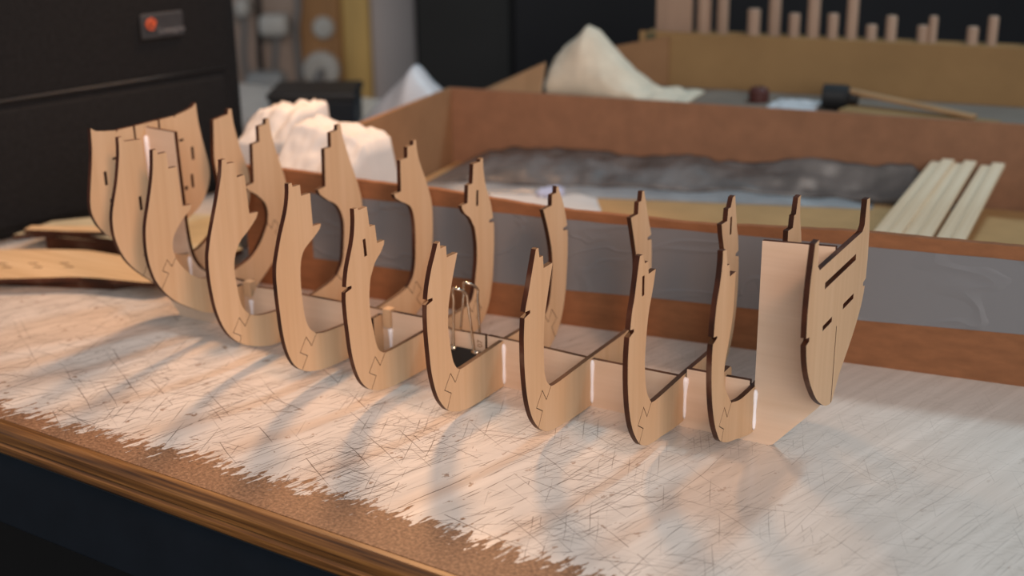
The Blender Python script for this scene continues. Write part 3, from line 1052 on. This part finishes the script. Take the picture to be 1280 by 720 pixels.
bm = plate_bm([(-410, 55), (-345, 70), (-290, 70), (-275, 85), (-335, 138), (-385, 112)], [], lambda u, v, h: (u, v, h), 0, 9.5)
tag(obj('plywood_offcut', bm, [SHEET, CHAR], None), 'thick plywood stack under the pale leftover sheet behind the ship bow', 'plywood sheet', 'laser-cut plywood leftovers')
s4 = smooth_path([(-420, 46), (-406, 52), (-380, 62), (-352, 76), (-344, 90), (-350, 96), (-362, 86), (-390, 72), (-424, 56)], 4)
tag(cut_sheet('plywood_offcut', s4, 12.5, 15.5, [], SHEET), 'narrow curved plywood strip lying on the pale leftover sheet by the bag', 'plywood sheet', 'laser-cut plywood leftovers')

# ------------------------------------------------------------------ black camera bag
BD = Vector((26.6, 112.9, 0)).normalized()
bag = empty('camera_bag', (-432, 105, 0), math.atan2(BD.y, BD.x))
tag(bag, 'big black fabric camera bag with small orange logo label, standing left of the tray', 'bag')
bm = bmesh.new()
box(bm, -190, 160, 0, 190, 0, 275, 16, 4)
obj('bag_body', bm, BLACKF, bag, True)
bm = bmesh.new()
box(bm, -170, 138, -3, 2, 12, 96, 2, 3)
obj('front_pocket', bm, BLACKF, bag, True)
bm = bmesh.new()
tube(bm, [(-172, -0.3, 102), (-60, -0.8, 102), (60, -0.8, 102), (142, -0.3, 102)], 1.0, 8)
obj('zip', bm, BLACKP, bag, True)
bm = bmesh.new()
tube(bm, smooth_path([(-70, 95, 268), (-62, 95, 292), (-30, 95, 304), (10, 95, 304), (42, 95, 292), (50, 95, 268)], 5), 7.0, 10)
obj('carry_handle', bm, BLACKF, bag, True)

# ------------------------------------------------------------------ behind the tray
low = empty('cardboard_carton', BF(0, 308), BOX_RZ)
tag(low, 'low closed brown carton behind the tray carrying a white rag and odds and ends', 'box')
bm = bmesh.new()
box(bm, -205, 345, 0, 112, 0, 66, 1, 1)
obj('carton_body', bm, simple('greyish_cardboard', (0.16, 0.125, 0.10, 1), 0.8, 20, 0.15), low)
bm = bmesh.new()
for v in box(bm, -196, -138, 6, 9, 66, 97, 0.5, 1):
    if v.co.z > 80:
        v.co.z -= (-138 - v.co.x) / 58 * 27
        v.co.y += 12
tag(obj('cardboard_piece', bm, simple('dull_tan_cardboard', (0.33, 0.21, 0.115, 1), 0.85, 20, 0.1), None, loc=BF(0, 308), rz=BOX_RZ), 'pointed tan cardboard piece propped on the low carton left of the white rag', 'cardboard')

# white rag draped on the carton
def rag_h(u, v):
    x = u * 122
    ridge = 0
    if x < 27:
        ridge = 30 + x * 1.0
    elif x < 36:
        ridge = 57 - (x - 27) * 0.5
    else:
        ridge = max(3, 52.5 - (x - 36) * 1.0) if x < 80 else max(3, 9 - (x - 80) * 0.16)
    prof = math.sin(math.pi * (0.08 + 0.84 * v)) ** 0.8
    return 66 + ridge * prof + 3.0 * noise.noise((u * 9, v * 4, 3)) + 1.3 * noise.noise((u * 25, v * 12, 8))


bm = heap_bm(lambda u, v: BF(-143 + 122 * u, 340 + 58 * v)[:2], 66.0, rag_h, 60, 26)
tag(obj('rag', bm, CLOTH, None, True), 'crumpled off-white rag heaped on the low carton behind the tray', 'rag')

# odds and ends on the carton
def plank(name, a, b, w, t, mat):
    a, b = Vector(a), Vector(b)
    tt = b - a
    ln = tt.length
    zx = tt.normalized()
    sx_ = zx.cross(Vector((0, 0, 1))).normalized()
    uz = sx_.cross(zx)
    bm = bmesh.new()
    box(bm, -w / 2, w / 2, -ln / 2, ln / 2, -t / 2, t / 2, 0.5, 1)
    o = obj(name, bm, mat, None)
    mw = Matrix((sx_, zx, uz)).transposed().to_4x4()
    mw.translation = (a + b) / 2 * MM
    o.matrix_world = mw
    return o


tag(plank('plank', BF(103, 350, 68.6), BF(215, 322, 68.6), 26, 5, OLIVE), 'olive-brown flat plank lying on the low carton at right', 'plank')
tag(plank('ruler', BF(104, 362, 81.5), BF(200, 332, 72.8), 8, 3, simple('tan_ruler_wood', (0.33, 0.19, 0.09, 1), 0.6, 30, 0.1)), 'thin tan wooden stick propped above the olive plank at right', 'stick')
bm = bmesh.new()
M0 = Matrix.Translation(Vector(BF(84, 362, 76))) @ Matrix.Rotation(BOX_RZ, 4, 'Z') @ Matrix.Rotation(R(90), 4, 'Y')
lathe(bm, [(9.8, 0), (10, 2), (10, 18), (6, 22), (6, 27)], 18, M0)
tag(obj('bottle', bm, BLACKP, None, False), 'small dark bottle lying on the low carton beside the tan stick', 'bottle')
bm = bmesh.new()
M0 = Matrix.Translation(Vector(BF(30, 375, 66)))
lathe(bm, [(8, 0), (8.4, 1), (8.4, 9), (7, 11), (5, 12)], 18, M0)
tag(obj('cap', bm, DRED, None, False), 'dark red plastic cap standing on the low carton near the tall dowels', 'cap')
bm = heap_bm(lambda u, v: BF(45 + 36 * u, 330 + 50 * v)[:2], 66.0, lambda u, v: 68 + 6 * abs(noise.noise((u * 3, v * 3, 2))), 16, 14)
tag(obj('plastic_wrap', bm, BLUEW, None, True), 'pale grey plastic wrap crumpled on the low carton between red cap and bottle', 'plastic wrap')


# bluish plastic bag behind the tray's left corner
def bw(u, v):
    pk = 74 * max(0, 1 - abs(u - 0.45) * 1.55) + 8
    return pk * math.sin(math.pi * (0.1 + 0.8 * v)) ** 0.7 + 3 * noise.noise((u * 8, v * 5, 1))


bm = heap_bm(lambda u, v: BF(-330 + 116 * u, 330 + 70 * v)[:2], 0.0, bw, 40, 26)
tag(obj('plastic_bag', bm, BLUEW, None, True), 'bluish white plastic bag standing on the bench behind the left end of the tray', 'plastic bag')

# tall open carton with dowels standing in it
tall = empty('open_carton', BF(0, 430), BOX_RZ)
tag(tall, 'olive-brown open carton behind the low carton with tall dowels standing in it', 'box')
bm = bmesh.new()
box(bm, -90, 250, 0, 4, 0, 111, 0.6, 1)
obj('front_wall', bm, OLIVE, tall)
bm = bmesh.new()
box(bm, -90, 250, 36, 40, 0, 108, 0.6, 1)
obj('back_wall', bm, OLIVE, tall)
for dd in (-90, 246):
    bm = bmesh.new()
    box(bm, dd, dd + 4, 4, 36, 0, 108, 0.6, 1)
    obj('end_wall', bm, OLIVE, tall)
bm = bmesh.new()
box(bm, -86, 246, 4, 36, 0, 4)
obj('carton_floor', bm, OLIVE, tall)
bm = bmesh.new()
for v in box(bm, -112, -62, -4, -0.4, 40, 108, 0.5, 1):
    if v.co.z > 80:
        v.co.z -= (-62 - v.co.x) * 0.22
tag(obj('side_flap', bm, CARDB, tall), 'brown flap at its left corner')
bm = bmesh.new()
box(bm, -84, -75, -0.5, 0.1, 30, 110)
tag(obj('tape_strip', bm, simple('olive_tape', (0.085, 0.075, 0.038, 1), 0.5), tall), 'dark olive tape strip')

bm = bmesh.new()
box(bm, -80.5, -48.5, 18, 24, 4, 215, 0.6, 1)
tag(obj('board', bm, DOWEL, None, loc=BF(0, 430), rz=BOX_RZ), 'broad pale board standing upright in the olive carton, left of the dowels', 'board')
dw = [(-37.6, 12.5, 200), (-21, 10.2, 190), (6.3, 11, 131), (40.7, 0, 0), (24, 10.5, 185), (41, 9.5, 128.5), (57, 10.5, 180), (73.4, 9, 129.5), (89, 9.5, 176), (105.3, 9, 121.5), (121, 9, 129.5), (146.5, 9.5, 122.5), (154, 7, 130.5), (185, 9, 123), (200, 8, 132), (232, 9, 124)]
order = ['first', 'second', 'third', 'fourth', 'fifth', 'sixth', 'seventh', 'eighth', 'ninth', 'tenth', 'eleventh', 'twelfth', 'thirteenth', 'fourteenth', 'fifteenth', 'sixteenth']
oi = 0
for d_, wd, h_ in dw:
    if not wd:
        continue
    bm = bmesh.new()
    lathe(bm, [(wd / 2 - 0.5, 4), (wd / 2, 4.6), (wd / 2, h_ - 1), (wd / 2 - 0.8, h_)], 14, Matrix.Translation((d_, 20, 0)))
    tag(obj('dowel', bm, DOWEL, None, True, loc=BF(0, 430), rz=BOX_RZ),
        ('tall' if h_ > 150 else 'short') + ' pale dowel standing in the olive carton, ' + order[oi] + ' from the left', 'dowel', 'dowels standing in the olive carton')
    oi += 1

# ------------------------------------------------------------------ far background
tb = empty('storage_box', RF(-186, 1285, 0), ROOM_RZ)
tag(tb, 'dark navy storage box standing at the back of the bench under the cable tangle', 'box')
bm = bmesh.new()
box(bm, -50, 34, -35, 35, 0, 32, 3, 2)
obj('box_body', bm, APRON, tb)
bm = bmesh.new()
box(bm, -52, 36, -37, 37, 32, 40, 3, 2)
obj('lid', bm, BLACKP, tb)

cab = empty('cabinet', RF(0, 1700, FZ), ROOM_RZ)
tag(cab, 'large near-black cabinet standing behind the bench, out of focus', 'cabinet')
bm = bmesh.new()
box(bm, -122, 1300, 4, 400, 0, 1800, 2, 1)
obj('cabinet_body', bm, DARKCAB, cab)
bm = bmesh.new()
box(bm, -120, 2, -14, 3.5, 40, 1780, 3, 2)
tag(obj('door', bm, DARKCAB2, cab), 'charcoal left door')
bm = bmesh.new()
box(bm, 6, 640, -14, 3.5, 40, 1780, 3, 2)
obj('door', bm, DARKCAB, cab)

bm = bmesh.new()
box(bm, -318, -256, 1980, 1988, -240, 260, 2, 1)
tag(obj('mounting_board', bm, BWOOD, None, loc=room, rz=ROOM_RZ), 'brown wooden board on the wall carrying white electric fittings', 'board')


def rm_M(s, D, z):
    return Matrix.Translation(Vector((s, D, z))) @ Matrix.Rotation(R(90), 4, 'X')


sw = empty('light_switch', RF(-281, 1980, 7), ROOM_RZ)
tag(sw, 'small round white switch on the brown wall board', 'switch')
bm = bmesh.new()
lathe(bm, [(17, 0), (17, 5), (14, 10), (13, 11)], 24, Matrix.Rotation(R(90), 4, 'X'))
obj('switch_base', bm, WHITEP, sw)
bm = bmesh.new()
box(bm, -3, 3, -17, -10, -6, 4, 1, 1)
obj('toggle', bm, WHITEP, sw)
so = empty('wall_socket', RF(-287, 1980, -57), ROOM_RZ)
tag(so, 'larger round white wall socket below the small switch', 'socket')
bm = bmesh.new()
lathe(bm, [(29, 0), (29, 8), (26, 16), (20, 17), (19, 12)], 28, Matrix.Rotation(R(90), 4, 'X'))
obj('socket_base', bm, WHITEP, so)
bm = bmesh.new()
tube(bm, [(0, -14, 0), (0, -30, -4), (-6, -38, -30), (-20, -34, -120), (-30, -30, -260)], [6, 9, 4, 3, 3], 10)
obj('cable', bm, GREYCAB, so, True)
for nm, lab, s_, D_, z_, rx_, rz_ in (('plug', 'white plug hanging uppermost in the cable tangle beside the bag', -352, 1980, 14, 22, 16),
                                      ('plug', 'grey-white adapter hanging lowest in the cable tangle beside the bag', -356, 1900, -62, 28, 18),
                                      ('plug', 'small pale plug left of the upper white plug in the cable tangle', -398, 1985, 40, 11, 14)):
    pg = empty(nm, RF(s_, D_, z_), ROOM_RZ)
    tag(pg, lab, 'plug', 'plugs in the cable tangle')
    bm = bmesh.new()
    box(bm, -rx_, rx_, -36, 10, -rz_, rz_, 9, 3)
    obj('plug_body', bm, WHITEP if z_ > -20 else simple('greyish_white_plastic', (0.30, 0.33, 0.34, 1), 0.4), pg, True)
    bm = bmesh.new()
    pts = smooth_path([(0, -20, -rz_ + 2), (2, -22, -rz_ - 10), (-3, -22, -rz_ - 60), (3, -22, -rz_ - 120), (0, -22, -rz_ - 300)], 5)
    tube(bm, pts, 4.0, 8)
    obj('cord', bm, GREYCAB, pg, True)
for k, (lab, pts) in enumerate((('grey cable hanging in a loose curve right of the white plugs on the wall', [(-312, 1978, 120), (-316, 1974, 40), (-322, 1972, 0), (-320, 1972, -60), (-324, 1974, -140), (-322, 1978, -300)]),
                                ('dark cable hanging at the left of the cable tangle', [(-380, 1988, 120), (-378, 1984, 40), (-381, 1982, -40), (-378, 1984, -110), (-380, 1986, -300)]))):
    bm = bmesh.new()
    tube(bm, [RF(*p) for p in smooth_path(pts, 6)], 4.5, 8)
    tag(obj('cable', bm, GREYCAB if k == 0 else BLACKP, None, True), lab, 'cable', 'loose cables on the wall')

# ------------------------------------------------------------------ label on the bag (small details last)
bm = bmesh.new()
box(bm, 68, 105, -2.2, 0.6, 131.5, 150.5, 1.5, 2)
lab = obj('logo_label', bm, LABELM, bag)
lab['label'] = 'dark grey logo label'
bm = bmesh.new()
tube(bm, [(77 + 4.0 * math.cos(a), -2.4, 142.5 + 3.8 * math.sin(a)) for a in [R(20 + 20 * k) for k in range(15)]], [0.5 + 0.13 * min(k, 14 - k) for k in range(15)], 8)
lathe(bm, [(2.3, 0), (2.3, 0.8)], 16, Matrix.Translation((78.2, -2.0, 142.8)) @ Matrix.Rotation(R(90), 4, 'X'))
mk = obj('logo_mark', bm, ORANGE, lab, False)
mk['label'] = 'orange logo swirl'
tx = text_mesh('lettering', 'Lowepro', 0.0062, Matrix.Translation((0.0935, -0.0024, 0.1352)) @ Matrix.Rotation(R(90), 4, 'X'), GREYP, lab)
tx['label'] = 'grey lettering'
